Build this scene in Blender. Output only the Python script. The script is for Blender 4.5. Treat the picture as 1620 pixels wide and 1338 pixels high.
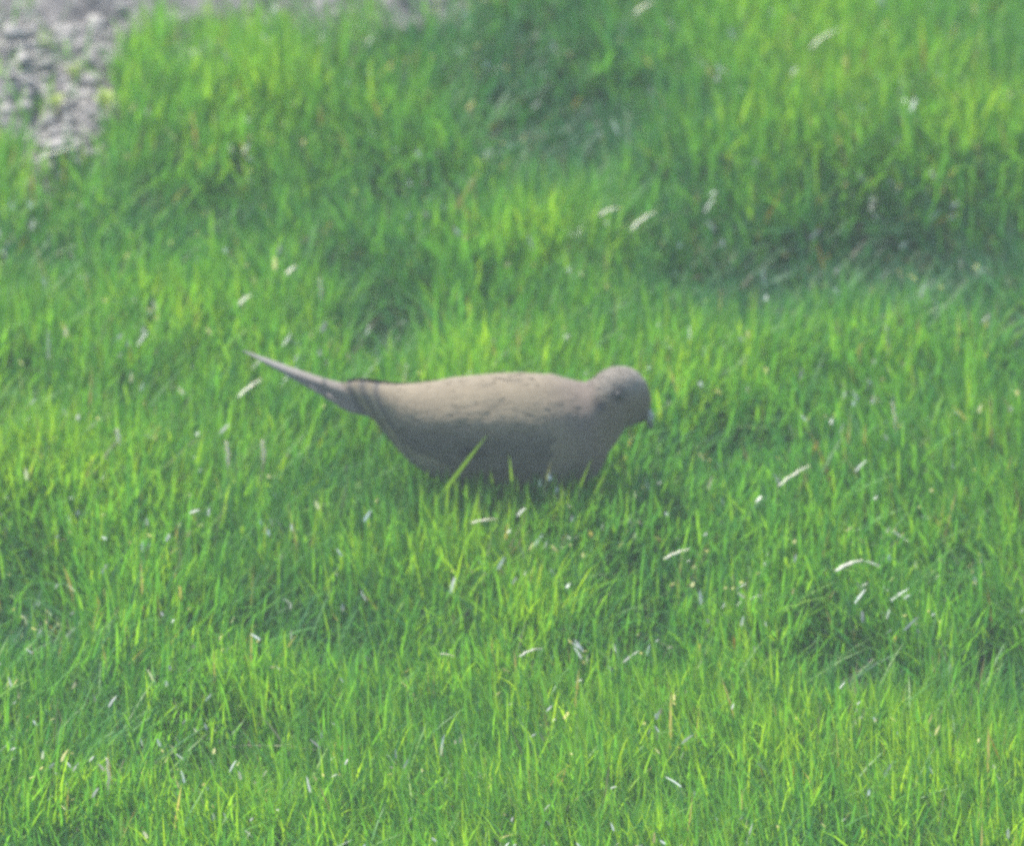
import bpy, math, random
import numpy as np
from mathutils import Vector, Matrix, noise as mnoise

random.seed(7)
rng = np.random.default_rng(11)
R = math.radians
scene = bpy.context.scene
for o in list(bpy.data.objects):
    bpy.data.objects.remove(o)

# ------------------------------------------------------------------ camera
W, H = 1620.0, 1338.0
PPM = 2100.0                       # photograph pixels per metre at the dove
DIST = 8.0
PITCH = R(28)
AIM = Vector((0.0, 0.0, 0.0825))
fwd = Vector((0, math.cos(PITCH), -math.sin(PITCH)))
upv = Vector((0, math.sin(PITCH), math.cos(PITCH)))
right = Vector((1, 0, 0))
CAM = AIM - fwd * DIST
cd = bpy.data.cameras.new('camera')
cam = bpy.data.objects.new('camera', cd)
scene.collection.objects.link(cam)
cam.location = CAM
cam.rotation_euler = (R(90) - PITCH, 0, 0)
cd.sensor_width = 36
cd.lens = 36 * DIST / (W / PPM)
cd.clip_start = 0.1
cd.clip_end = 500
cd.dof.use_dof = True
cd.dof.focus_distance = DIST - 0.48
cd.dof.aperture_fstop = 6.8
scene.camera = cam

# ------------------------------------------------------------------ light
SUN_EL, SUN_AZ = R(50), R(-32)     # azimuth from +Y, negative = towards -X
S = Vector((math.sin(SUN_AZ) * math.cos(SUN_EL), math.cos(SUN_AZ) * math.cos(SUN_EL), math.sin(SUN_EL)))
sd = bpy.data.lights.new('sun', 'SUN')
sd.energy = 3.6
sd.angle = R(0.6)
sd.color = (1.0, 0.95, 0.86)
sun = bpy.data.objects.new('sun', sd)
scene.collection.objects.link(sun)
sun.location = (-2, 4, 6)
sun.rotation_euler = S.to_track_quat('Z', 'Y').to_euler()
world = bpy.data.worlds.new('World')
scene.world = world
world.use_nodes = True
wn = world.node_tree
sky = wn.nodes.new('ShaderNodeTexSky')
sky.sky_type = 'NISHITA'
sky.sun_disc = False
sky.sun_elevation = SUN_EL
sky.sun_rotation = SUN_AZ
bg = wn.nodes['Background']
bg.inputs['Strength'].default_value = 0.12
wn.links.new(sky.outputs[0], bg.inputs[0])
scene.view_settings.view_transform = 'Standard'
scene.view_settings.look = 'None'
scene.view_settings.gamma = 1.0
scene.view_settings.exposure = 1.3
scene.cycles.use_denoising = False
scene.cycles.filter_width = 3.0
scene.cycles.max_bounces = 6
scene.cycles.volume_bounces = 0
scene.cycles.sample_clamp_indirect = 6

# ------------------------------------------------------------------ helpers
def ray(px, py):
    d = fwd * DIST + right * ((px - W / 2) / PPM) + upv * ((H / 2 - py) / PPM)
    return d
def on_y(px, py, y=0.0):           # photograph position -> point on the vertical plane y
    d = ray(px, py)
    return CAM + d * ((y - CAM.y) / d.y)
def on_z(px, py, z=0.0):           # photograph position -> point on the level plane z
    d = ray(px, py)
    return CAM + d * ((z - CAM.z) / d.z)

def link(name, me, mat=None, parent=None):
    o = bpy.data.objects.new(name, me)
    scene.collection.objects.link(o)
    if mat: me.materials.append(mat)
    if parent: o.parent = parent
    return o
def mesh_obj(name, verts, faces, mat=None, parent=None, smooth=True):
    me = bpy.data.meshes.new(name)
    me.from_pydata([tuple(v) for v in verts], [], faces)
    me.update()
    if smooth:
        me.polygons.foreach_set('use_smooth', [True] * len(me.polygons))
    return link(name, me, mat, parent)
def tag(o, label=None, cat=None, group=None, kind=None):
    if label: o['label'] = label
    if cat: o['category'] = cat
    if group: o['group'] = group
    if kind: o['kind'] = kind
    return o

class NT:
    def __init__(s, name):
        s.m = bpy.data.materials.new(name); s.m.use_nodes = True
        s.t = s.m.node_tree; s.b = s.t.nodes['Principled BSDF']; s.out = s.t.nodes['Material Output']
    def n(s, typ, **kw):
        x = s.t.nodes.new(typ)
        for k, v in kw.items():
            if k.startswith('_'): setattr(x, k[1:], v)
            else: x.inputs[k.replace('0', ' ')].default_value = v
        return x
    def l(s, a, b): s.t.links.new(a, b)
    def noise(s, scale, detail=4, rough=.55, vec=None):
        x = s.n('ShaderNodeTexNoise'); x.inputs['Scale'].default_value = scale
        x.inputs['Detail'].default_value = detail; x.inputs['Roughness'].default_value = rough
        if vec is not None: s.l(vec, x.inputs['Vector'])
        return x
    def ramp(s, fac, stops):
        x = s.n('ShaderNodeValToRGB'); s.l(fac, x.inputs[0])
        e = x.color_ramp.elements
        while len(e) < len(stops): e.new(.5)
        for i, (p, c) in enumerate(stops):
            e[i].position = p; e[i].color = (*c, 1)
        return x
    def mix(s, fac, a, b, blend='MIX'):
        x = s.n('ShaderNodeMix', _data_type='RGBA', _blend_type=blend)
        for v, i in ((fac, 0), (a, 6), (b, 7)):
            if isinstance(v, (int, float)): x.inputs[i].default_value = v
            elif isinstance(v, tuple): x.inputs[i].default_value = (*v, 1)
            else: s.l(v, x.inputs[i])
        return x.outputs[2]
    def bump(s, h, strength=.5, dist=.002):
        x = s.n('ShaderNodeBump'); x.inputs['Strength'].default_value = strength
        x.inputs['Distance'].default_value = dist; s.l(h, x.inputs['Height'])
        s.l(x.outputs[0], s.b.inputs['Normal'])

# ------------------------------------------------------------------ materials
def leafy(name, transl=.52, rough=.45, spec=.4):
    k = NT(name)
    a = k.n('ShaderNodeAttribute', _attribute_name='col')
    k.l(a.outputs['Color'], k.b.inputs['Base Color'])
    k.b.inputs['Roughness'].default_value = rough
    k.b.inputs['Specular IOR Level'].default_value = spec
    tr = k.n('ShaderNodeBsdfTranslucent')
    warm = k.mix(1.0, a.outputs['Color'], (1.45, 1.28, .45), 'MULTIPLY')
    k.l(warm, tr.inputs[0])
    ms = k.n('ShaderNodeMixShader'); ms.inputs[0].default_value = transl
    k.l(k.b.outputs[0], ms.inputs[1]); k.l(tr.outputs[0], ms.inputs[2])
    k.l(ms.outputs[0], k.out.inputs[0])
    return k.m
M_grass = leafy('grass blades')
M_straw = leafy('dry straw', .25, .35, .5)

k = NT('earth')
n1 = k.noise(55, 6, .65)
c = k.ramp(n1.outputs[0], [(.3, (.040, .050, .025)), (.55, (.085, .100, .045)), (.75, (.15, .16, .08))])
k.l(c.outputs[0], k.b.inputs['Base Color']); k.b.inputs['Roughness'].default_value = .95
k.bump(n1.outputs[0], .8, .004)
M_earth = k.m
k = NT('turf beyond')            # far lawn seen only as colour
n1 = k.noise(30, 6, .7)
c = k.ramp(n1.outputs[0], [(.3, (.02, .05, .015)), (.7, (.06, .13, .03))])
k.l(c.outputs[0], k.b.inputs['Base Color']); k.b.inputs['Roughness'].default_value = .9
k.bump(n1.outputs[0], .8, .01)
M_turf = k.m
k = NT('bare soil')
n1 = k.noise(38, 8, .7); n2 = k.noise(160, 5, .7)
c = k.ramp(n1.outputs[0], [(.3, (.07, .065, .068)), (.48, (.145, .135, .138)), (.62, (.30, .285, .275))])
c2 = k.mix(.35, c.outputs[0], n2.outputs[0], 'OVERLAY')
k.l(c2, k.b.inputs['Base Color']); k.b.inputs['Roughness'].default_value = .95
k.bump(n2.outputs[0], .8, .004)
M_soil = k.m
k = NT('pale stone')
n1 = k.noise(90, 6, .6)
c = k.ramp(n1.outputs[0], [(.3, (.27, .245, .22)), (.7, (.50, .47, .43))])
k.l(c.outputs[0], k.b.inputs['Base Color']); k.b.inputs['Roughness'].default_value = .85
k.bump(n1.outputs[0], .6, .002)
M_stone = k.m

# ------------------------------------------------------------------ terrain
def vnoise(x, y, f, seed):        # vectorised value noise, smooth
    X = x * f + seed * 17.3; Y = y * f - seed * 9.1
    xi = np.floor(X).astype(np.int64); yi = np.floor(Y).astype(np.int64)
    fx = X - xi; fy = Y - yi
    fx = fx * fx * (3 - 2 * fx); fy = fy * fy * (3 - 2 * fy)
    def h(a, b):
        n = (a * 374761393 + b * 668265263 + seed * 1442695041) & 0xffffffff
        n = ((n ^ (n >> 13)) * 1274126177) & 0xffffffff
        return ((n ^ (n >> 16)) & 0xffff) / 65535.0
    return (h(xi, yi) * (1 - fx) * (1 - fy) + h(xi + 1, yi) * fx * (1 - fy) + h(xi, yi + 1) * (1 - fx) * fy + h(xi + 1, yi + 1) * fx * fy)

# hollows: photograph position of the dark patch, half width, half height (px), strength
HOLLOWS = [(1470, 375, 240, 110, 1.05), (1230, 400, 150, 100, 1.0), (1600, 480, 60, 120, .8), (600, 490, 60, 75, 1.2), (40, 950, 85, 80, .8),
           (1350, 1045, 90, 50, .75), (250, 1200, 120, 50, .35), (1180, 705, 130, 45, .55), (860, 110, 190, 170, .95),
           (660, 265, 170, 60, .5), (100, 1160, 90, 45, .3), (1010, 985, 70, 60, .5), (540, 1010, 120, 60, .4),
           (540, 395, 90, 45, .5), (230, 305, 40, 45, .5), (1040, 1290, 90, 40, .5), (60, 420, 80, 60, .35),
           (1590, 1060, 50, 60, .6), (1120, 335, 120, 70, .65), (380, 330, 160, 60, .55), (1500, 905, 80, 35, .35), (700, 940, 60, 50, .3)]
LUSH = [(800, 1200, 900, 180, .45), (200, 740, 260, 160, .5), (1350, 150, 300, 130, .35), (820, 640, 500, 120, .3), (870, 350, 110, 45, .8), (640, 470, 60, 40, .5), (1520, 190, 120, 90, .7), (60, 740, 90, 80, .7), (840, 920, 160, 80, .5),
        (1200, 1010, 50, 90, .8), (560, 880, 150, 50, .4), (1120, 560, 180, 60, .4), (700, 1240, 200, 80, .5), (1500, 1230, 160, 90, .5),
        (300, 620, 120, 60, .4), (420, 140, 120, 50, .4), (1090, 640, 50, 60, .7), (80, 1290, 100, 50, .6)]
def _pt(l):
    out = []
    for px, py, a, b, s in l:
        p = on_z(px, py + 60, 0.0)
        out.append((p.x, p.y, a / PPM, b / PPM / math.sin(PITCH), s))
    return out
HW, LW = _pt(HOLLOWS), _pt(LUSH)
def field(l, x, y):
    f = np.zeros_like(x)
    for cx, cy, a, b, s in l:
        d = ((x - cx) / a) ** 2 + ((y - cy) / b) ** 2
        f = np.maximum(f, s * np.exp(-d * 0.9))
    return f
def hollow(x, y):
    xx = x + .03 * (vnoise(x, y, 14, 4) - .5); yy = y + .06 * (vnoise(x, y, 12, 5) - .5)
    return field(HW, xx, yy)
def lush(x, y): return field(LW, x, y)

# edge of the bare soil: photograph points where the turf ends
EDGE = [(-400, 330), (0, 240), (60, 290), (110, 300), (165, 235), (190, 150), (225, 100), (330, 70), (430, 75), (540, 50), (640, 40), (720, 0), (850, -60), (1300, -260)]
EX = np.array([on_z(a, b + 25, 0).x for a, b in EDGE]); EY = np.array([on_z(a, b + 25, 0).y for a, b in EDGE])
def bare(x, y):                   # 1 on bare soil, 0 in turf, soft edge
    e = np.interp(x, EX, EY, left=EY[0], right=50)
    n = .16 * (vnoise(x, y, 13, 8) - .5) + .16 * (vnoise(x, y, 36, 9) - .5)
    return np.clip((y - e + n) / .15 + .5, 0, 1)
def ground_h(x, y):
    h = .020 * (vnoise(x, y, 3.1, 1) - .5) + .014 * (vnoise(x, y, 9, 2) - .5) + .005 * (vnoise(x, y, 30, 3) - .5)
    h = h - .022 * hollow(x, y) + .008 * lush(x, y)
    near = np.clip(1 - np.maximum(np.abs(x), np.abs(y) - .0) / 6, 0, 1)
    d = np.exp(-((x / .16) ** 2 + (y / .12) ** 2))       # level where the dove stands
    return h * np.minimum(near * 3, 1) * (1 - .9 * d)

def heightfield(name, xs, ys, fn, mat, keep=None):
    X, Y = np.meshgrid(xs, ys)
    Z = fn(X.ravel(), Y.ravel()).reshape(X.shape)
    nx, ny = len(xs), len(ys)
    v = np.stack([X.ravel(), Y.ravel(), Z.ravel()], 1)
    i = np.arange((nx - 1) * (ny - 1)); r = i // (nx - 1); c = i % (nx - 1); a = r * nx + c
    f = np.stack([a, a + 1, a + nx + 1, a + nx], 1)
    if keep is not None:
        kv = keep(v[:, 0], v[:, 1])
        f = f[kv[f].any(1)]
        used = np.unique(f); mp = -np.ones(len(v), int); mp[used] = np.arange(len(used))
        v = v[used]; f = mp[f]
    return mesh_obj(name, v.tolist(), f.tolist(), mat)

gs = np.concatenate([np.linspace(-250, -8, 20)[:-1], np.linspace(-8, -1.6, 40)[:-1], np.linspace(-1.6, 2.6, 330)[:-1], np.linspace(2.6, 8, 40)[:-1], np.linspace(8, 250, 20)])
gx = np.concatenate([np.linspace(-250, -8, 20)[:-1], np.linspace(-8, -1.6, 40)[:-1], np.linspace(-1.6, 1.6, 260)[:-1], np.linspace(1.6, 8, 40)[:-1], np.linspace(8, 250, 20)])
g = heightfield('ground', gx, gs, ground_h, M_earth)
g.data.materials.append(M_turf)
me = g.data
cen = np.zeros(len(me.polygons) * 3); me.polygons.foreach_get('center', cen); cen = cen.reshape(-1, 3)
mi = ((np.abs(cen[:, 0]) > 2.2) | (cen[:, 1] > 3.2) | (cen[:, 1] < -2.0)).astype(np.int32)
me.polygons.foreach_set('material_index', mi)
tag(g, kind='structure')

def soil_h(x, y):
    b = bare(x, y)
    cl = .007 * vnoise(x, y, 240, 24) + .018 * (vnoise(x, y, 28, 21) ** 2) + .010 * (vnoise(x, y, 62, 22) ** 2) + .005 * vnoise(x, y, 130, 23)
    return ground_h(x, y) - .012 + b * (.018 + cl)
s = heightfield('soil', np.linspace(-1.6, .9, 480), np.linspace(.35, 2.6, 430), soil_h, M_soil, keep=lambda x, y: bare(x, y) > .02)
tag(s, kind='structure')

# ------------------------------------------------------------------ grass
TT = np.array([0, .28, .55, .8, 1.0])
def blades(x, y, z, L, az, lean, curv, wid, twist=None):
    n = len(x); k = len(TT)
    t = TT[None, :]
    lat = L[:, None] * (lean[:, None] * t + curv[:, None] * t ** 2)
    zz = L[:, None] * (t * np.sqrt(np.clip(1 - lean ** 2 * .5, .2, 1))[:, None] - .42 * (curv[:, None] ** 1.0) * t ** 2.4)
    dx, dy = np.cos(az)[:, None], np.sin(az)[:, None]
    cx = x[:, None] + dx * lat; cy = y[:, None] + dy * lat; cz = z[:, None] + zz
    w = wid[:, None] * np.array([.75, 1.0, .92, .6, .0])[None, :] * .5
    fa = az if twist is None else az + twist
    sx, sy = -np.sin(fa)[:, None], np.cos(fa)[:, None]
    Lf = np.stack([cx - sx * w, cy - sy * w, cz], 2)[:, :k]
    Rt = np.stack([cx + sx * w, cy + sy * w, cz], 2)[:, :k - 1]
    V = np.concatenate([Lf, Rt], 1)                      # n x (2k-1) x 3
    m = 2 * k - 1
    base = (np.arange(n) * m)[:, None]
    q = np.array([[i, k + i, k + i + 1, i + 1] for i in range(k - 2)])
    tri = np.array([k - 2, 2 * k - 2, k - 1])
    quads = (base[:, :, None] + q[None]).reshape(-1, 4)
    tris = base + tri[None]
    return V.reshape(-1, 3), quads, tris, m
def blade_mesh(name, V, quads, tris, m, colr, mat):
    me = bpy.data.meshes.new(name)
    nq, nt = len(quads), len(tris)
    me.vertices.add(len(V)); me.vertices.foreach_set('co', V.astype(np.float32).ravel())
    me.loops.add(nq * 4 + nt * 3)
    me.loops.foreach_set('vertex_index', np.concatenate([quads.ravel(), tris.ravel()]).astype(np.int32))
    me.polygons.add(nq + nt)
    me.polygons.foreach_set('loop_start', np.concatenate([np.arange(nq) * 4, nq * 4 + np.arange(nt) * 3]).astype(np.int32))
    me.update(calc_edges=True)
    me.polygons.foreach_set('use_smooth', np.ones(nq + nt, bool))
    at = me.color_attributes.new('col', 'FLOAT_COLOR', 'POINT')
    cc = np.ones((len(V), 4), np.float32); cc[:, :3] = np.repeat(colr, m, 0)
    at.data.foreach_set('color', cc.ravel())
    me.update()
    return link(name, me, mat)

def scatter(n, x0, x1, y0, y1):
    return rng.uniform(x0, x1, n), rng.uniform(y0, y1, n)
def make_grass():
    # dense where the view falls, thinner outwards
    parts = [scatter(250000, -.60, .60, -.95, 1.25), scatter(70000, -1.25, 1.25, -1.4, 2.2), scatter(75000, -2.3, 2.3, -2.1, 3.3)]
    x = np.concatenate([p[0] for p in parts]); y = np.concatenate([p[1] for p in parts])
    # gather part of them into tufts
    tn = 40000
    tx, ty = rng.uniform(-1.2, 1.2, tn), rng.uniform(-1.4, 2.2, tn)
    k = 9
    ax = (tx[:, None] + rng.normal(0, .006, (tn, k))).ravel(); ay = (ty[:, None] + rng.normal(0, .006, (tn, k))).ravel()
    ta = np.repeat(rng.uniform(0, 2 * np.pi, tn), k)
    tL = np.repeat(rng.uniform(.9, 1.35, tn), k)
    x = np.concatenate([x, ax]); y = np.concatenate([y, ay])
    isT = np.zeros(len(x), bool); isT[-tn * k:] = True
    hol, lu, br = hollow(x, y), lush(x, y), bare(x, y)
    patch = vnoise(x, y, 7, 31) * .6 + vnoise(x, y, 19, 32) * .4
    keep = rng.random(len(x)) < (1 - .45 * hol) * (1 - br) ** 1.6 * (.72 + .5 * patch) + .16 * (1 - br) * (br > .25) + .035 * np.clip(vnoise(x, y, 22, 77) * 3 - 1.4, 0, 1)
    bird = np.exp(-(((x + .0) / .09) ** 2 + ((y - .004) / .030) ** 2))
    keep &= rng.random(len(x)) > bird * .75
    idx = np.where(keep)[0]
    x, y, hol, lu, br, patch, isT = x[idx], y[idx], hol[idx], lu[idx], br[idx], patch[idx], isT[idx]
    n = len(x)
    full_ta = np.zeros(len(keep)); full_ta[-tn * k:] = ta; full_tL = np.ones(len(keep)); full_tL[-tn * k:] = tL
    ta, tl = full_ta[idx], full_tL[idx]
    z = ground_h(x, y) - .003
    z = np.where(br > .12, np.maximum(z, soil_h(x, y) - .002), z)
    front = np.exp(-(((x - .01) / .11) ** 2 + ((y + .075) / .035) ** 2))
    L = rng.gamma(9, .0050, n) * (.75 + .45 * patch) * (1 - .38 * hol) * (1 + .20 * lu) * tl * (1 + .35 * front) * (1 - .35 * br)
    L = np.clip(L, .014, .078)
    az = rng.uniform(0, 2 * np.pi, n)
    comb = vnoise(x, y, 4, 35) * 2 * np.pi * 1.3 + 1.0      # blades of one area lean alike
    usec = rng.random(n) < .45
    az = np.where(usec, comb + rng.normal(0, .6, n), az)
    az = np.where(isT & (rng.random(n) < .5), ta + rng.normal(0, 1.0, n), az)
    lean = np.abs(rng.normal(.08, .20, n)) * (1 + 1.2 * hol)
    curv = np.clip(np.abs(rng.normal(.17, .20, n)) * (1 + 1.0 * hol), 0, .95)
    flat = rng.random(n) < .05 + .10 * hol
    lean = np.where(flat, rng.uniform(.6, .95, n), np.clip(lean, 0, .9))
    wid = rng.uniform(.0008, .0021, n) * (.75 + L * 7)
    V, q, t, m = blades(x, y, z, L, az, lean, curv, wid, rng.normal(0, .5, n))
    # colours: dark blue green, mid green, fresh yellow green, a few tan
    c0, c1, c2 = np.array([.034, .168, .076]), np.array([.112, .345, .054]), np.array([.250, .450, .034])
    u = np.clip(.45 + .55 * (patch - .5) + .5 * lu - .75 * hol + rng.normal(0, .22, n), 0, 1)[:, None]  # shade of the hollows put into blade colour, darker and bluer there
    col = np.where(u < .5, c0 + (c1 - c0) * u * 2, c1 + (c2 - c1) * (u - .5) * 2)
    r = rng.random(n)[:, None]
    tan = np.array([.32, .30, .20]) * rng.uniform(.6, 1.2, (n, 1))
    rust = np.array([.24, .17, .08])
    col = np.where(r < .014, tan, col); col = np.where((r > .014) & (r < .016), rust, col)
    col = col * rng.uniform(.8, 1.2, (n, 1))
    # blades seen standing in front of the dove, tip and foot in the photograph
    spec = [((765, 703), (690, 800), .0042), ((811, 715), (816, 830), .0032), ((866, 728), (852, 815), .0022), ((931, 725), (905, 800), .0022),
            ((902, 765), (860, 840), .003), ((780, 742), (792, 830), .0024), ((958, 742), (930, 800), .003), ((835, 760), (842, 840), .0022),
            ((722, 752), (735, 830), .0026), ((745, 765), (752, 840), .0022), ((880, 768), (885, 850), .0024), ((645, 830), (668, 930), .003),
            ((760, 270), (718, 335), .0028), ((735, 560), (715, 600), .002), ((1000, 640), (1010, 700), .0018)]
    xs, ys, zs, Ls, As, le, ws = [], [], [], [], [], [], []
    for (tp, ft, w) in spec:
        yb = -.062 if 650 < tp[0] < 970 and tp[1] > 690 else on_z(ft[0], ft[1], .02).y
        a, b = on_y(tp[0], tp[1], yb), on_y(ft[0], ft[1], yb)
        d = (a - b); foot = b - d * max(0, (b.z) / max(d.z, .01))
        d = a - foot
        xs.append(foot.x); ys.append(yb); zs.append(foot.z); Ls.append(d.length); As.append(0 if d.x > 0 else math.pi)
        le.append(abs(d.x) / d.length); ws.append(w)
    A_ = [np.array(v, float) for v in (xs, ys, zs, Ls, As, le, ws)]
    V2, q2, t2, m = blades(A_[0], A_[1], A_[2], A_[3], A_[4], A_[5], np.full(len(xs), .03), A_[6], np.full(len(xs), 1.35))
    c2_ = np.tile(np.array([[.20, .40, .04]]), (len(xs), 1)); c2_[2] = (.30, .34, .2); c2_[12] = (.3, .33, .2)
    # dead thatch between the blades
    nt = 45000
    x3, y3 = scatter(nt, -1.3, 1.3, -1.4, 2.3); kk = bare(x3, y3) < .6; x3, y3 = x3[kk], y3[kk]; nt = len(x3)
    V3, q3, t3, m = blades(x3, y3, ground_h(x3, y3) + rng.uniform(0, .012, nt), rng.uniform(.012, .035, nt), rng.uniform(0, 6.28, nt),
                           rng.uniform(.8, .98, nt), rng.uniform(0, .25, nt), rng.uniform(.0012, .0028, nt))
    c3 = np.array([[.20, .17, .10]]) * rng.uniform(.4, 1.3, (nt, 1))
    o2 = len(V); o3 = o2 + len(V2)
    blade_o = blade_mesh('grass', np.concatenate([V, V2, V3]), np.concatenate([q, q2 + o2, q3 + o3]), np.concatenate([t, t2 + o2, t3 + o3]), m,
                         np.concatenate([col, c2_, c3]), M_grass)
    tag(blade_o, 'dense fresh green lawn grass with blades leaning every way', 'grass', kind='stuff')
make_grass()

def make_chaff():
    n = 40000
    x, y = scatter(n, -1.0, 1.0, -1.2, 1.7)
    cl = vnoise(x, y, 17, 41) * .45 + vnoise(x, y, 45, 42) * .55
    k = (rng.random(n) < np.clip((cl - .53) * 2.8, 0.035, 1)) & ((np.abs(x + .01) > .13) | (np.abs(y) > .05))
    x, y = x[k], y[k]; n = len(x)
    z = ground_h(x, y) + rng.uniform(.038, .068, n) * (1 - .8 * bare(x, y)) * (1 - .3 * hollow(x, y))
    L = rng.gamma(1.5, .0024, n) + .0022
    L = np.clip(L, .003, .034)
    V, q, t, m = blades(x, y, z, L, rng.uniform(0, 6.28, n), rng.uniform(.2, .98, n), rng.uniform(0, .3, n), rng.uniform(.0012, .0028, n), rng.normal(0, .8, n))
    c = np.array([[.80, .79, .73]]) * rng.uniform(.35, 1.15, (n, 1))
    o = blade_mesh('dry_grass', V, q, t, m, np.clip(c, 0, .85), M_straw)
    tag(o, 'small pale chaff and clipped dry grass flecks scattered through the lawn', 'dry grass', kind='stuff')
make_chaff()

# ------------------------------------------------------------------ single straws lying on the turf
def straw(p, q, wid, label, z=.060, bow=.12, vertical=False, tone=1.0):
    if vertical:
        y = on_z(q[0], q[1], z - .012).y
        a, b = on_y(p[0], p[1], y + .004), on_y(q[0], q[1], y)
    else:
        a, b = on_z(p[0], p[1], z + .006), on_z(q[0], q[1], z - .004)
    gh = float(ground_h(np.array([(a.x + b.x) / 2]), np.array([(a.y + b.y) / 2]))[0])
    d = b - a; n = 9
    side = d.cross(Vector((0, 0, 1))).normalized()
    if vertical: side = Vector((1, 0, 0))
    other = d.cross(side).normalized()
    verts, faces = [], []
    for i in range(n):
        t = i / (n - 1)
        c = a.lerp(b, t) + (Vector((0, 0, 1)) if not vertical else side) * d.length * bow * 4 * t * (1 - t) + side * .0006 * math.sin(i * 2.1)
        w = wid * .5 * (.35 + .65 * math.sin(math.pi * min(1, .12 + t * .8)))
        for kx in range(5):
            an = kx / 5 * 2 * math.pi
            verts.append(c + side * math.cos(an) * w + other * math.sin(an) * w * .35)
        if i:
            for kx in range(5):
                faces.append((5 * (i - 1) + kx, 5 * (i - 1) + (kx + 1) % 5, 5 * i + (kx + 1) % 5, 5 * i + kx))
    faces.append((4, 3, 2, 1, 0)); faces.append(tuple(5 * (n - 1) + kx for kx in range(5)))
    base = Vector((a.x + b.x, a.y + b.y, 0)) / 2; base.z = min(a.z, b.z)
    o = mesh_obj('dry_straw', [v - base for v in verts], faces, M_straw)
    o.location = base
    at = o.data.color_attributes.new('col', 'FLOAT_COLOR', 'POINT')
    cc = np.ones((len(verts), 4), np.float32); cc[:, :3] = np.array([.80, .77, .68]) * tone
    at.data.foreach_set('color', cc.ravel())
    tag(o, label, 'straw', 'dry straws lying in the lawn')
ST = [
 ((1003, 23), (1038, 4), .0020, 'short pale straw at the top edge of the lawn, just right of centre', False),
 ((1058, 33), (1068, 52), .0018, 'tiny pale straw below the one at the top edge, right of centre', True),
 ((1282, 76), (1334, 46), .0022, 'long arched pale straw in the upper right lawn', False),
 ((1496, 72), (1512, 38), .0026, 'bright steep straw near the upper right corner', True),
 ((948, 341), (985, 330), .0024, 'pale straw lying level behind the dove, left one of a pair above its head', False),
 ((998, 364), (1038, 336), .0022, 'slanting pale straw behind the dove, right one of a pair above its head', False),
 ((378, 482), (397, 466), .0022, 'short slanting pale straw above the tip of the dove tail', False),
 ((453, 434), (468, 421), .0024, 'stubby bright straw farther up the lawn behind the dove tail', False),
 ((505, 440), (507, 478), .0020, 'thin upright straw between the dove tail and the stubby straw', True),
 ((56, 254), (124, 233), .0020, 'long thin straw lying in front of the bare soil and stones', False),
 ((376, 628), (414, 600), .0022, 'slanting pale straw right under the dove tail', False),
 ((184, 678), (188, 704), .0034, 'thick bright stub of straw in the left lawn level with the dove belly', True),
 ((357, 698), (360, 742), .0034, 'upright cream straw below the dove tail, left one of two', True),
 ((414, 696), (416, 736), .0034, 'upright cream straw below the dove tail, right one of two', True),
 ((1232, 768), (1282, 736), .0020, 'slanting straw lying in the lawn to the right of the dove breast', False),
 ((1411, 636), (1416, 690), .0024, 'upright pale straw standing far right of the dove head', True),
 ((1050, 884), (1092, 868), .0022, 'thin straw lying in front of and right of the dove', False),
 ((1322, 903), (1366, 886), .0040, 'broad faded straw leaf in the lower right lawn', False),
 ((745, 827), (786, 821), .0024, 'level pale straw just in front of the dove belly', False),
 ((696, 1034), (720, 1038), .0022, 'short level straw in the lawn below the dove', False),
 ((168, 1198), (170, 1262), .0026, 'long upright white straw in the lower left corner of the lawn', True),
 ((822, 1038), (858, 1026), .0022, 'faded straw lying lower centre, right of the short level straw', False)]
for p, q, w, lab, v in ST:
    straw(p, q, w, lab, vertical=v, bow=.04 if v else rng.uniform(.015, .07), tone=.8 if 'faded' in lab else 1.0)

# ------------------------------------------------------------------ stones
def stone_mesh(r, seed, squash=.6, sub=2):
    import bmesh
    bm = bmesh.new(); bmesh.ops.create_icosphere(bm, subdivisions=sub, radius=1)
    for v in bm.verts:
        n = mnoise.noise(v.co * 1.3 + Vector((seed * 3.1, seed, 0))) * .45 + mnoise.noise(v.co * 3.2 + Vector((seed, 0, seed * 2))) * .18
        v.co = v.co * (1 + n) * r
        v.co.z *= squash; v.co.x *= 1.15
    vs = [v.co.copy() for v in bm.verts]; fs = [[v.index for v in f.verts] for f in bm.faces]; bm.free()
    return vs, fs
SN = [(22, 78, .009, 'rounded pale stone at the left edge of the bare soil'),
      (40, 190, .006, 'small pale stone low on the left of the bare soil'),
      (145, 133, .008, 'flat pale stone between the soil and the grass clump on its right edge'),
      (100, 50, .008, 'flat wide stone lying high on the bare soil'),
      (152, 40, .009, 'long pale stone at the top right end of the bare soil'),
      (68, 112, .007, 'chalky stone in the middle of the bare soil'),
      (90, 268, .008, 'pale stone alone in the grass below the bare soil'),
      (103, 120, .005, 'smallest chalky stone beside the middle one on the bare soil')]
for i, (px, py, r, lab) in enumerate(SN):
    p = on_z(px, py + 4, .012)
    p.z = float(max(soil_h(np.array([p.x]), np.array([p.y]))[0], ground_h(np.array([p.x]), np.array([p.y]))[0]))
    vs, fs = stone_mesh(r, i + 3)
    o = mesh_obj('stone', vs, fs, M_stone); o.location = p + Vector((0, 0, r * (.25 if i != 6 else .9))); o.rotation_euler.z = i * 1.3
    tag(o, lab, 'stone', 'stones on the bare soil')
gv, gf = [], []
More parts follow.
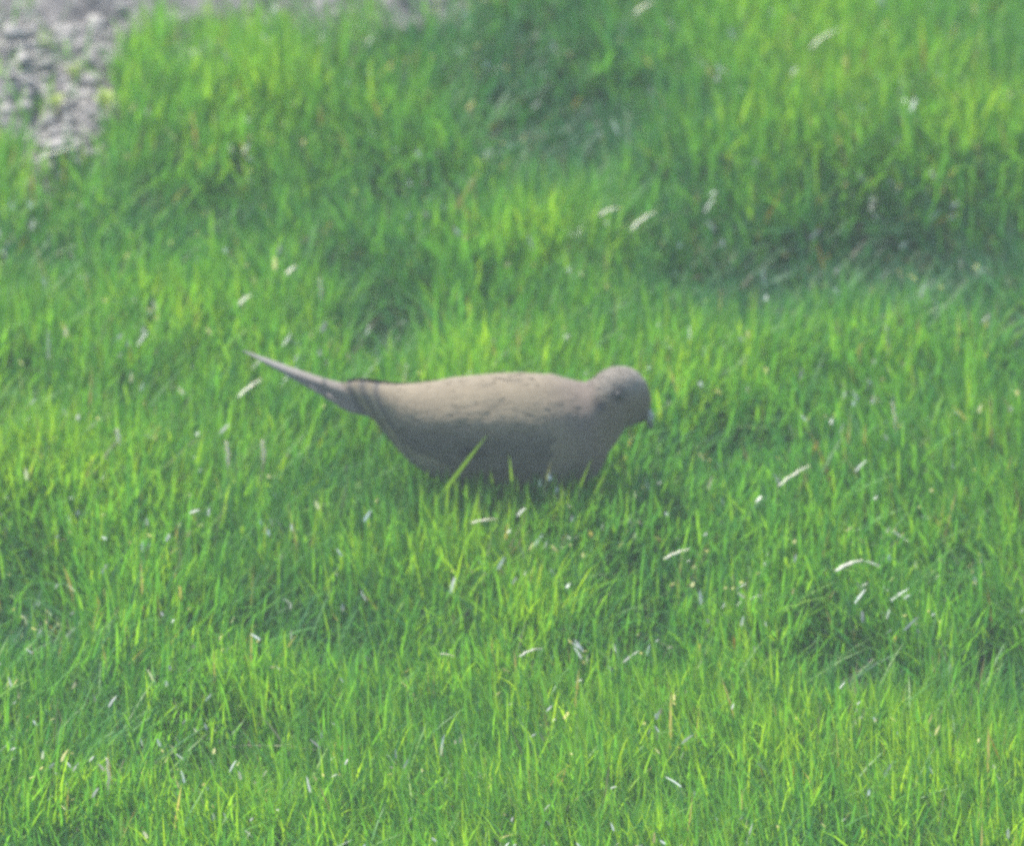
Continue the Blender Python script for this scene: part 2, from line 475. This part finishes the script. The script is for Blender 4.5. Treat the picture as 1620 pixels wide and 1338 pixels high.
for i in range(6000):
    px, py = random.uniform(-150, 700), random.uniform(-60, 290)
    p = on_z(px, py, .01); xa, ya = np.array([p.x]), np.array([p.y])
    b = bare(xa, ya)[0]
    if b < .35: continue
    dens = .9 if (px < 210 and py > 45) else .10
    if random.random() > dens: continue
    r = random.choice([.0012, .0016, .0020, .0028, .0038]) * random.uniform(.8, 1.3)
    vs, fs = stone_mesh(r, i * .37, .6, 1)
    z = soil_h(xa, ya)[0]
    rot = Matrix.Rotation(random.uniform(0, 6), 3, 'Z')
    o0 = len(gv)
    gv += [rot @ v + Vector((p.x, p.y, z + r * .2)) for v in vs]; gf += [[a + o0 for a in f] for f in fs]
gr = mesh_obj('gravel', gv, gf, M_stone)
tag(gr, 'pale crumbs and grit strewn over the bare soil', 'gravel', kind='stuff')

# ------------------------------------------------------------------ seedlings
k = NT('seedling leaf'); n1 = k.noise(80, 3)
c = k.ramp(n1.outputs[0], [(.3, (.22, .34, .03)), (.7, (.38, .46, .05))])
k.l(c.outputs[0], k.b.inputs['Base Color']); k.b.inputs['Roughness'].default_value = .5
k.b.inputs['Subsurface Weight'].default_value = .0
M_leaf = k.m
def leaf_vf(base, d, L, w, up=.4):
    d = d.normalized(); sd_ = d.cross(Vector((0, 0, 1))).normalized()
    vs, fs = [], []
    for i in range(7):
        t = i / 6
        c = base + d * L * t + Vector((0, 0, L * up * math.sin(t * 2.2)))
        ww = w * math.sin(math.pi * (t * .93 + .04)) ** .8
        vs += [c - sd_ * ww, c + Vector((0, 0, -w * .25)), c + sd_ * ww]
        if i: a = 3 * (i - 1); fs += [(a, a + 1, a + 4, a + 3), (a + 1, a + 2, a + 5, a + 4)]
    return vs, fs
def seedling(px, py, n, size, label):
    p = on_z(px, py, .012); p.z = float(max(soil_h(np.array([p.x]), np.array([p.y]))[0], ground_h(np.array([p.x]), np.array([p.y]))[0]))
    root = bpy.data.objects.new('weed_seedling', None); scene.collection.objects.link(root); root.location = p
    root.empty_display_size = .01
    tag(root, label, 'seedling', 'yellow green seedlings by the bare soil')
    hh = size * 1.6
    vs, fs = [], []
    for i in range(5):
        for kx in range(6):
            an = kx / 6 * 2 * math.pi; r = .0011 * (1 - i * .12)
            vs.append(Vector((math.cos(an) * r + .0015 * math.sin(i), math.sin(an) * r, hh * i / 4)))
            if i: fs.append((6 * (i - 1) + kx, 6 * (i - 1) + (kx + 1) % 6, 6 * i + (kx + 1) % 6, 6 * i + kx))
    mesh_obj('stem', vs, fs, M_leaf, root)
    for j in range(n):
        an = j * 2.4 + .4
        lv, lf = leaf_vf(Vector((0, 0, hh * (.45 + .55 * j / n))), Vector((math.cos(an), math.sin(an), .35)), size * random.uniform(.8, 1.2), size * .28)
        mesh_obj('leaf', lv, lf, M_leaf, root)
seedling(168, 205, 7, .010, 'yellow green seedling at the right rim of the bare soil')
seedling(88, 190, 6, .008, 'small leafy seedling growing in the middle of the stony soil')
seedling(118, 130, 5, .008, 'thin seedling at the back of the stony soil')

# ------------------------------------------------------------------ the dove
CP, SP = math.cos(PITCH), math.sin(PITCH)
# stations along the body, photograph px: x, top y, bottom y, width ratio
ST_B = [(566, 607, 634, 1.25), (585, 607, 653, 1.2), (610, 610, 681, 1.1), (640, 611, 718, 1.0), (680, 607, 748, .98), (730, 599, 768, .97),
        (790, 594, 776, .95), (840, 594, 783, .93), (880, 598, 778, .92), (903, 603, 768, .9)]
# the neck and head bend forward and down: centre px, radius px along the normal, direction of the section normal (deg from up)
ST_H = [((922, 606), (938, 754), .88), ((936, 601), (953, 737), .86), ((950, 590), (964, 714), .84), ((966, 583), (977, 697), .84), ((985, 581), (990, 676), .84),
        ((1003, 586), (1003, 670), .82), ((1016, 597), (1011, 667), .80), ((1025, 611), (1016, 665), .78), ((1029, 627), (1020, 662), .8), ((1028, 640), (1024, 658), .9)]
ORG = on_y(790, 822, 0)            # ground under the dove
dove = bpy.data.objects.new('dove', None); scene.collection.objects.link(dove)
dove.location = (ORG.x, 0, 0); dove.empty_display_size = .05
tag(dove, 'grey brown dove with long pointed tail walking in the green grass', 'bird')
def wz(px, py):                    # px -> local x,z on the plane y=0
    p = on_y(px, py, 0); return p.x - ORG.x, p.z
secs = []                          # centre (x,z), up axis (x,z), half height, half width
for px, t, b, wr in ST_B:
    x, zc = wz(px, (t + b) / 2)
    rs = (b - t) / 2 / PPM
    # screen radius^2 = (h cos)^2 + (w sin)^2 , w = wr*h
    h = rs / math.sqrt(CP ** 2 + (wr * SP) ** 2)
    secs.append([Vector((x, 0, zc)), 0.0, h, h * wr])
for (T_, B_, wr) in ST_H:
    a, b = Vector((wz(*T_)[0], 0, wz(*T_)[1])), Vector((wz(*B_)[0], 0, wz(*B_)[1]))
    u_ = a - b
    h = u_.length / 2 * CP / math.sqrt(CP ** 2 + (wr * SP) ** 2)
    secs.append([(a + b) / 2, math.atan2(u_.x, u_.z), h, h * wr])
# resample smoothly
def cat(a, b, c, d, t):
    return .5 * ((2 * b) + (-a + c) * t + (2 * a - 5 * b + 4 * c - d) * t * t + (-a + 3 * b - 3 * c + d) * t ** 3)
def sec_at(s):                     # s in 0..len-1
    n = len(secs); i = min(int(s), n - 2); t = s - i
    g_ = lambda j: secs[max(0, min(n - 1, j))]
    P = [g_(i - 1), g_(i), g_(i + 1), g_(i + 2)]
    return (cat(P[0][0], P[1][0], P[2][0], P[3][0], t), cat(P[0][1], P[1][1], P[2][1], P[3][1], t),
            cat(P[0][2], P[1][2], P[2][2], P[3][2], t), cat(P[0][3], P[1][3], P[2][3], P[3][3], t))
def surf(s, th, off=0.0):          # th from the back (0) over the left side (+y) ...
    c, tilt, h, w = sec_at(s)
    up = Vector((math.sin(tilt), 0, math.cos(tilt)))
    ct, st = math.cos(th), math.sin(th)
    n_ = .86                       # slightly fuller than an ellipse
    a = math.copysign(abs(ct) ** n_, ct); b = math.copysign(abs(st) ** n_, st)
    k = 1 / math.sqrt(a * a + b * b)
    k = (k + 1) / 2
    return c + up * (a * k * (h + off)) + Vector((0, 1, 0)) * (b * k * (w + off))
NS, NR = 110, 56
smax = len(secs) - 1
bv, bf = [], []
for i in range(NS):
    s_ = smax * i / (NS - 1)
    for j in range(NR):
        th = 2 * math.pi * j / NR
        p = surf(s_, th)
        n = mnoise.noise(p * 130) * .0003 + mnoise.noise(p * 45) * .0007
        c = sec_at(s_)[0]
        p = p + (p - c).normalized() * n
        bv.append(p)
        if i:
            a = (i - 1) * NR; b = i * NR; j2 = (j + 1) % NR
            bf.append((a + j, b + j, b + j2, a + j2))
bv.append(sec_at(0)[0] - Vector((.004, 0, 0))); bv.append(sec_at(smax)[0] + Vector((.0012, 0, -.0006)))
for j in range(NR):
    j2 = (j + 1) % NR
    bf.append((len(bv) - 2, j, j2)); bf.append((len(bv) - 1, (NS - 1) * NR + j2, (NS - 1) * NR + j))

def plumage(name, kind):
    k = NT(name)
    tc = k.n('ShaderNodeTexCoord'); obj_ = tc.outputs['Object']
    sep = k.n('ShaderNodeSeparateXYZ'); k.l(obj_, sep.inputs[0])
    mp = k.n('ShaderNodeMapping'); mp.inputs['Scale'].default_value = (.45, 1, 1); k.l(obj_, mp.inputs[0])
    fine = k.noise(420, 4, .7, mp.outputs[0]); mid = k.noise(60, 4, .6, mp.outputs[0])
    def rng_(sock, a, b):
        m = k.n('ShaderNodeMapRange', _interpolation_type='SMOOTHSTEP'); k.l(sock, m.inputs[0])
        m.inputs[1].default_value = a; m.inputs[2].default_value = b; return m.outputs[0]
    if kind == 'body':
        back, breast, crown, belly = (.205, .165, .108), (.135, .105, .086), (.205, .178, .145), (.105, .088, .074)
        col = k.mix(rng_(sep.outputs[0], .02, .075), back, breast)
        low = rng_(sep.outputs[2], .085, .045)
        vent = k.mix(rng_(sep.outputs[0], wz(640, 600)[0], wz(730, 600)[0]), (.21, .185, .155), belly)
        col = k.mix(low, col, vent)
        hx, hz = wz(985, 630)
        col = k.mix(rng_(sep.outputs[0], hx - .028, hx - .012), col, (.160, .124, .090))
        cr = k.n('ShaderNodeMath', _operation='MULTIPLY')
        k.l(rng_(sep.outputs[0], hx - .03, hx - .012), cr.inputs[0]); k.l(rng_(sep.outputs[2], hz + .006, hz + .018), cr.inputs[1])
        col = k.mix(cr.outputs[0], col, crown)  # lighter crown: sunlight on the head top put into its colour
        # dark ear spot
        ex, ez = wz(950, 624)
        for side in (1, -1):
            d = k.n('ShaderNodeVectorMath', _operation='DISTANCE'); k.l(obj_, d.inputs[0]); d.inputs[1].default_value = (ex, -.020 * side, ez)
            col = k.mix(rng_(d.outputs['Value'], .0075, .002), col, (.065, .055, .055))
            d = k.n('ShaderNodeVectorMath', _operation='DISTANCE'); k.l(obj_, d.inputs[0]); d.inputs[1].default_value = (wz(978, 608)[0], -.017 * side, wz(978, 608)[1])
            col = k.mix(rng_(d.outputs['Value'], .009, .002), col, (.05, .045, .042))
    elif kind == 'wing':
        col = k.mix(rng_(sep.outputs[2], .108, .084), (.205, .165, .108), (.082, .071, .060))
        v = k.n('ShaderNodeTexVoronoi'); v.inputs['Scale'].default_value = 34; k.l(mp.outputs[0], v.inputs['Vector'])
        bl = k.n('ShaderNodeMath', _operation='MULTIPLY')
        k.l(rng_(v.outputs['Distance'], .22, .12), bl.inputs[0]); k.l(rng_(sep.outputs[2], .105, .09), bl.inputs[1])
        col = k.mix(bl.outputs[0], col, (.04, .035, .035))
    else:
        col = k.mix(rng_(sep.outputs[0], -.19, -.12), (.23, .215, .19), (.185, .155, .125))
    col = k.mix(.42, col, k.ramp(mid.outputs[0], [(.3, (.36, .36, .36)), (.7, (.64, .64, .64))]).outputs[0], 'OVERLAY')
    col = k.mix(.25, col, k.ramp(fine.outputs[0], [(.3, (.3, .3, .3)), (.7, (.7, .7, .7))]).outputs[0], 'OVERLAY')
    sh = k.n('ShaderNodeMath', _operation='MULTIPLY_ADD'); k.l(sep.outputs[2], sh.inputs[0]); sh.inputs[1].default_value = .55; k.l(sep.outputs[0], sh.inputs[2])
    zr = wz(585, 625)[1] * .55
    for b0, wd in ((564, 10), (585, 9), (604, 7)):
        bx = wz(b0, 625)[0] + zr
        m1 = k.n('ShaderNodeMath', _operation='SUBTRACT'); k.l(sh.outputs[0], m1.inputs[0]); m1.inputs[1].default_value = bx
        m2 = k.n('ShaderNodeMath', _operation='ABSOLUTE'); k.l(m1.outputs[0], m2.inputs[0])
        f_ = k.n('ShaderNodeMath', _operation='MULTIPLY'); k.l(rng_(m2.outputs[0], wd / PPM, 0.0), f_.inputs[0]); f_.inputs[1].default_value = .72
        col = k.mix(f_.outputs[0], col, (.060, .058, .062))
    gi = k.n('ShaderNodeNewGeometry')
    col = k.mix(.22, col, k.ramp(gi.outputs['Random Per Island'], [(0, (.34, .34, .34)), (1, (.66, .66, .66))]).outputs[0], 'OVERLAY')
    k.l(col, k.b.inputs['Base Color'])
    k.b.inputs['Roughness'].default_value = .85; k.b.inputs['Specular IOR Level'].default_value = .2
    k.b.inputs['Sheen Weight'].default_value = .15; k.b.inputs['Sheen Roughness'].default_value = .5
    k.bump(fine.outputs[0], .5, .0012)
    return k.m
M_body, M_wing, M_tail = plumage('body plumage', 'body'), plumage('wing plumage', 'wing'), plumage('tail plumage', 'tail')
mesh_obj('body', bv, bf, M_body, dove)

# small contour feathers give the body a soft broken outline
def quill(vs, fs, base, d, nrm, L, w):
    sd_ = d.cross(nrm).normalized(); o = len(vs)
    for i, (t, ww) in enumerate(((0, .5), (.35, 1), (.75, .85), (1, .25))):
        c = base + d * L * t + nrm * (.0003 * math.sin(t * 2.4))
        vs += [c - sd_ * w * ww * .5, c + nrm * w * .10, c + sd_ * w * ww * .5]
        if i: a = o + 3 * (i - 1); fs += [(a, a + 1, a + 4, a + 3), (a + 1, a + 2, a + 5, a + 4)]

# folded wings
def sst(v):
    v = max(0.0, min(1.0, v)); return v * v * (3 - 2 * v)
def wing(sgn):
    vs, fs = [], []
    nu, nv = 90, 34
    for layer in (0, 1):
        for i in range(nu):
            u = i / (nu - 1)                       # 0 shoulder .. 1 tip
            s_ = 8.35 - u * 8.25
            top = R(30) + R(20) * (1 - u) ** 3 - R(8) * u
            low = R(112) - R(14) * (1 - u) ** 4 - R(50) * max(0, u - .35) ** 1.3 / .57
            pinch = min(1, (u / .10)) ** .5
            midt = R(70)
            for j in range(nv):
                v = j / (nv - 1)
                th = top + (low - top) * v
                th = midt + (th - midt) * (pinch if u < .1 else 1)
                edge = sst(v / .3) * sst((1 - v) / .16) * sst(u / .14) * min(1, (1 - u) / .03 + .4)
                if layer == 0:
                    fl = v * 7 + u * 1.5                                # long quills
                    saw = sst((fl % 1)) * .0003 * min(1, u * 2)
                    cov = 0
                    off = .0002 + (.0017 + saw + cov) * edge
                else:
                    off = -.0015
                vs.append(surf(max(0, s_), sgn * th, off))
    for layer in (0, 1):
        for i in range(nu - 1):
            for j in range(nv - 1):
                a = layer * nu * nv + i * nv + j
                f = (a, a + nv, a + nv + 1, a + 1)
                fs.append(f if (layer == 0) == (sgn > 0) else f[::-1])
    N = nu * nv
    for i in range(nu - 1):
        for j in (0, nv - 1):
            a = i * nv + j; fs.append((a, a + nv, a + nv + N, a + N))
    for j in range(nv - 1):
        for i in (0, nu - 1):
            a = i * nv + j; fs.append((a, a + 1, a + 1 + N, a + N))
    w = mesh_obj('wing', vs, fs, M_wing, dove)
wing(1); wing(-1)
# layered contour feathers over the whole dove: short on the head, longer on back and flanks
def coat(name, mat, parent, where, n, off):
    vs, fs = [], []
    rr = random.Random(5)
    for _ in range(n):
        s_ = rr.uniform(.15, smax - .5); th = rr.uniform(-math.pi, math.pi)
        if not where(s_, abs(th)): continue
        o_ = off(s_, abs(th))
        p = surf(s_, th, o_); q = surf(max(0, s_ - .12), th, o_)
        c = sec_at(s_)[0]; nr = (p - c).normalized()
        d = (q - p).normalized()
        side_ = d.cross(nr)
        d = (d + nr * rr.uniform(-.02, .0) + side_ * rr.gauss(0, .06)).normalized()
        h = max(0.0, min(1.0, (s_ - 8.5) / 4))
        L = (.0105 * (1 - h) + .0030 * h) * rr.uniform(.75, 1.25)
        if rr.random() < .14 and abs(th) > R(85) and s_ < 9: d = (d + nr * rr.uniform(.1, .35)).normalized(); L *= .7      # loose down
        quill(vs, fs, p + nr * .0002, d, nr, L, L * rr.uniform(.42, .6))
    return mesh_obj(name, vs, fs, mat, parent)
def wing_uv(s_, a):
    u = (8.35 - s_) / 8.25
    if not 0 < u < 1: return u, -1
    top = R(30) + R(20) * (1 - u) ** 3 - R(8) * u
    low = R(112) - R(14) * (1 - u) ** 4 - R(50) * max(0, u - .35) ** 1.3 / .57
    return u, (a - top) / (low - top)
def on_wing(s_, a):
    u, v = wing_uv(s_, a); return .03 < u < .97 and .10 < v < .95
def wing_off(s_, a):
    u, v = wing_uv(s_, a); return .0004 + .0019 * sst(v / .3) * sst((1 - v) / .16) * sst(u / .14)
coat('plumage', M_body, dove, lambda s_, a: not on_wing(s_, a), 9000, lambda s_, a: 0.0)
for w_ in [o for o in dove.children if o.name.startswith('wing')]:
    left = w_.data.vertices[100].co.y > 0
    vs_side = (lambda s_, a: on_wing(s_, a))
    cw = coat('wing_coverts', M_wing, w_, vs_side, 4200, wing_off)
    # keep only the feathers of this side
    me_ = cw.data
    import bmesh
    bm = bmesh.new(); bm.from_mesh(me_)
    bmesh.ops.delete(bm, geom=[v for v in bm.verts if (v.co.y > 0) != left], context='VERTS'); bm.to_mesh(me_); bm.free()

# tail: twelve graduated feathers folded into a long wedge
tb = Vector((*[wz(600, 632)[0]], 0, wz(600, 632)[1]))
tt = Vector((wz(383, 556)[0], 0, wz(383, 556)[1] ))
td = (tt - tb); TL = td.length; td.normalize()
tn_ = Vector((-td.z, 0, td.x)); tn_ = -tn_ if tn_.z < 0 else tn_
tv, tf = [], []
for i in range(12):
    sgn = 1 if i % 2 else -1; r_ = i // 2
    L = TL * (1.0 - .125 * r_)
    lat0, lat1 = sgn * .0018 * r_, sgn * (.0022 * r_ + .0006)
    zoff = -.0011 * r_
    o = len(tv)
    rows = 16
    for a in range(rows):
        t = a / (rows - 1)
        w = .0068 * (1 - .15 * t) * (1 if t < .55 else max(.05, 1 - ((t - .55) / .45) ** 1.6 * .95))
        c = tb + td * L * t + Vector((0, 1, 0)) * (lat0 + (lat1 - lat0) * t) + tn_ * (zoff - .0028 * math.sin(t * math.pi) + .001)
        droop = -.42 * sgn * (r_ / 5)
        sd_ = (Vector((0, 1, 0)) + tn_ * droop).normalized()
        for (e, hgt) in ((-1, 0), (0, .0009), (1, 0)):
            tv.append(c + sd_ * w * e + tn_ * hgt * (1 - t))
        for (e, hgt) in ((1, -.0005), (0, -.0006), (-1, -.0005)):
            tv.append(c + sd_ * w * e * .98 + tn_ * hgt)
        if a:
            p_ = o + 6 * (a - 1); n_ = o + 6 * a
            for m in range(6):
                tf.append((p_ + m, p_ + (m + 1) % 6, n_ + (m + 1) % 6, n_ + m))
    tf.append(tuple(o + 6 * (rows - 1) + m for m in range(6))[::-1]); tf.append(tuple(o + m for m in range(6)))
# under tail coverts: a tapering cone joining body and tail
o = len(tv); rows, ring = 14, 18
for a in range(rows):
    t = a / (rows - 1)
    c = tb + td * (TL * .52 * t - .012) + tn_ * (-.0048 * (1 - t) - .0012)
    for m in range(ring):
        an = 2 * math.pi * m / ring
        tv.append(c + Vector((0, 1, 0)) * math.cos(an) * (.0135 - .0080 * t) + tn_ * math.sin(an) * (.0118 * (1 - t) ** 1.1 + .0012))
    if a:
        for m in range(ring):
            p_ = o + ring * (a - 1); n_ = o + ring * a
            tf.append((p_ + m, p_ + (m + 1) % ring, n_ + (m + 1) % ring, n_ + m))
tf.append(tuple(o + m for m in range(ring))); tf.append(tuple(o + ring * (rows - 1) + m for m in range(ring))[::-1])
mesh_obj('tail', tv, tf, M_tail, dove)

# eyes with a pale ring of bare skin
k = NT('eye'); k.b.inputs['Base Color'].default_value = (.012, .010, .010, 1); k.b.inputs['Roughness'].default_value = .4
n1 = k.noise(300); k.l(k.ramp(n1.outputs[0], [(.4, (.008, .007, .007)), (.6, (.02, .014, .012))]).outputs[0], k.b.inputs['Base Color']); M_eye = k.m
k = NT('eye ring'); n1 = k.noise(300); k.b.inputs['Roughness'].default_value = .7; k.l(k.ramp(n1.outputs[0], [(.4, (.10, .095, .09)), (.6, (.15, .14, .135))]).outputs[0], k.b.inputs['Base Color']); M_ring = k.m
k = NT('cere'); n1 = k.noise(300); k.l(k.ramp(n1.outputs[0], [(.4, (.26, .26, .26)), (.6, (.36, .36, .36))]).outputs[0], k.b.inputs['Base Color']); k.b.inputs['Roughness'].default_value = .6; M_cere = k.m
k = NT('beak horn'); n1 = k.noise(300); k.l(k.ramp(n1.outputs[0], [(.4, (.10, .10, .10)), (.6, (.16, .16, .155))]).outputs[0], k.b.inputs['Base Color']); k.b.inputs['Roughness'].default_value = .4; M_beak = k.m
k = NT('leg skin'); n1 = k.noise(500); k.l(k.ramp(n1.outputs[0], [(.4, (.30, .09, .08)), (.6, (.42, .15, .13))]).outputs[0], k.b.inputs['Base Color']); k.b.inputs['Roughness'].default_value = .55; M_leg = k.m
def ball(c, r, ax=(1, 1, 1), n=14):
    vs, fs = [], []
    for i in range(n + 1):
        ph = math.pi * i / n
        for j in range(2 * n):
            th = math.pi * j / n
            vs.append(Vector(c) + Vector((r * ax[0] * math.sin(ph) * math.cos(th), r * ax[1] * math.cos(ph), r * ax[2] * math.sin(ph) * math.sin(th))))
            if i:
                a = (i - 1) * 2 * n; b = i * 2 * n; j2 = (j + 1) % (2 * n)
                fs.append((a + j, a + j2, b + j2, b + j))
    return vs, fs
ex, ez = wz(978, 608)
def side_y(x, z):                  # body half width at x,z
    best = None
    for i in range(0, 400):
        s_ = smax * (.45 + .55 * i / 399)
        for j in range(10, 60):
            p = surf(s_, math.pi * j / 90 + .2)
            d = (p.x - x) ** 2 + (p.z - z) ** 2
            if best is None or d < best[0]: best = (d, p.y)
    return best[1]
ey = side_y(ex, ez)
for sgn in (1, -1):
    e = mesh_obj('eye', *ball((ex, sgn * (ey - .0010), ez), .0032), M_eye, dove)
    vs, fs = [], []
    for i in range(20):
        an = 2 * math.pi * i / 20
        for j in range(6):
            b = 2 * math.pi * j / 6
            rr = .0032 + .0006 * math.cos(b)
            vs.append(Vector((ex + rr * math.cos(an), sgn * (ey + .0002 + .0005 * math.sin(b)), ez + rr * math.sin(an) * .85)))
            fs.append((i * 6 + j, i * 6 + (j + 1) % 6, ((i + 1) % 20) * 6 + (j + 1) % 6, ((i + 1) % 20) * 6 + j))
    mesh_obj('eyelid', vs, fs, M_ring, e)

def tube(pts, rads, ring=10):
    vs, fs = [], []
    pts = [Vector(p) for p in pts]
    for i, p in enumerate(pts):
        d = (pts[min(i + 1, len(pts) - 1)] - pts[max(i - 1, 0)]).normalized()
        a = d.cross(Vector((0, 1, 0.01))).normalized(); b = d.cross(a).normalized()
        for j in range(ring):
            an = 2 * math.pi * j / ring
            vs.append(p + (a * math.cos(an) + b * math.sin(an)) * rads[i])
            if i: fs.append(((i - 1) * ring + j, (i - 1) * ring + (j + 1) % ring, i * ring + (j + 1) % ring, i * ring + j))
    fs.append(tuple(range(ring))[::-1]); fs.append(tuple((len(pts) - 1) * ring + j for j in range(ring)))
    return vs, fs
def P(px, py, y=0): x, z = wz(px, py); return (x, y, z)
bk = mesh_obj('beak', *tube([P(1012, 645), P(1020, 654), P(1026, 664), P(1029, 670), P(1030, 676), P(1030, 680)], [.0045, .0042, .0031, .0025, .0018, .0004]), M_beak, dove)
mesh_obj('cere', *tube([P(1015, 645), P(1023, 652), P(1029, 660), P(1032, 667)], [.003, .0042, .0034, .0012]), M_cere, bk)

def leg(x0, y0, fx):
    vs, fs = [], []
    def add(v, f):
        o = len(vs); vs.extend(v); fs.extend([tuple(a + o for a in q) for q in f])
    foot = Vector((fx, y0, .004))
    add(*tube([(x0, y0, .040), (x0 - .004, y0, .030), (x0 - .007, y0, .022), ((x0 - .007 + fx) / 2, y0, .015), tuple(foot)], [.0075, .0045, .0019, .0016, .0018]))
    for an, L in ((0, .022), (.5, .019), (-.5, .018), (math.pi, .012)):
        dx, dy = math.cos(an), math.sin(an)
        pts = [foot, foot + Vector((dx * L * .35, dy * L * .35, .002)), foot + Vector((dx * L * .7, dy * L * .7, -.0005)), foot + Vector((dx * L * .95, dy * L * .95, -.0018)), foot + Vector((dx * L * 1.12, dy * L * 1.12, -.0032))]
        add(*tube(pts, [.0016, .0014, .0013, .0010, .0002], 8))
    mesh_obj('leg', vs, fs, M_leg, dove)
leg(.006, .016, .016); leg(.002, -.016, -.012)

# ------------------------------------------------------------------ haze: air volume added to stand in for the glare veil of window glass
VEIL_HAZE = 0.0082
if VEIL_HAZE > 0:
    import bmesh
    bm = bmesh.new(); bmesh.ops.create_cube(bm, size=1)
    me = bpy.data.meshes.new('veil_haze'); bm.to_mesh(me); bm.free()
    hz = bpy.data.objects.new('veil_haze', me); scene.collection.objects.link(hz)
    z0, z1 = -1.2, CAM.z + .4
    hz.scale = (520, 520, z1 - z0); hz.location = (0, 0, (z0 + z1) / 2)
    m = bpy.data.materials.new('veil_haze'); m.use_nodes = True
    t = m.node_tree; t.nodes.remove(t.nodes['Principled BSDF'])
    pv = t.nodes.new('ShaderNodeVolumePrincipled'); pv.inputs['Density'].default_value = VEIL_HAZE
    pv.inputs['Color'].default_value = (.86, .98, .97, 1); pv.inputs['Anisotropy'].default_value = .2
    t.links.new(pv.outputs[0], t.nodes['Material Output'].inputs['Volume'])
    me.materials.append(m)
    tag(hz, 'added thin air volume standing in for the milky veil of window glass', 'veil_haze', kind='stuff')
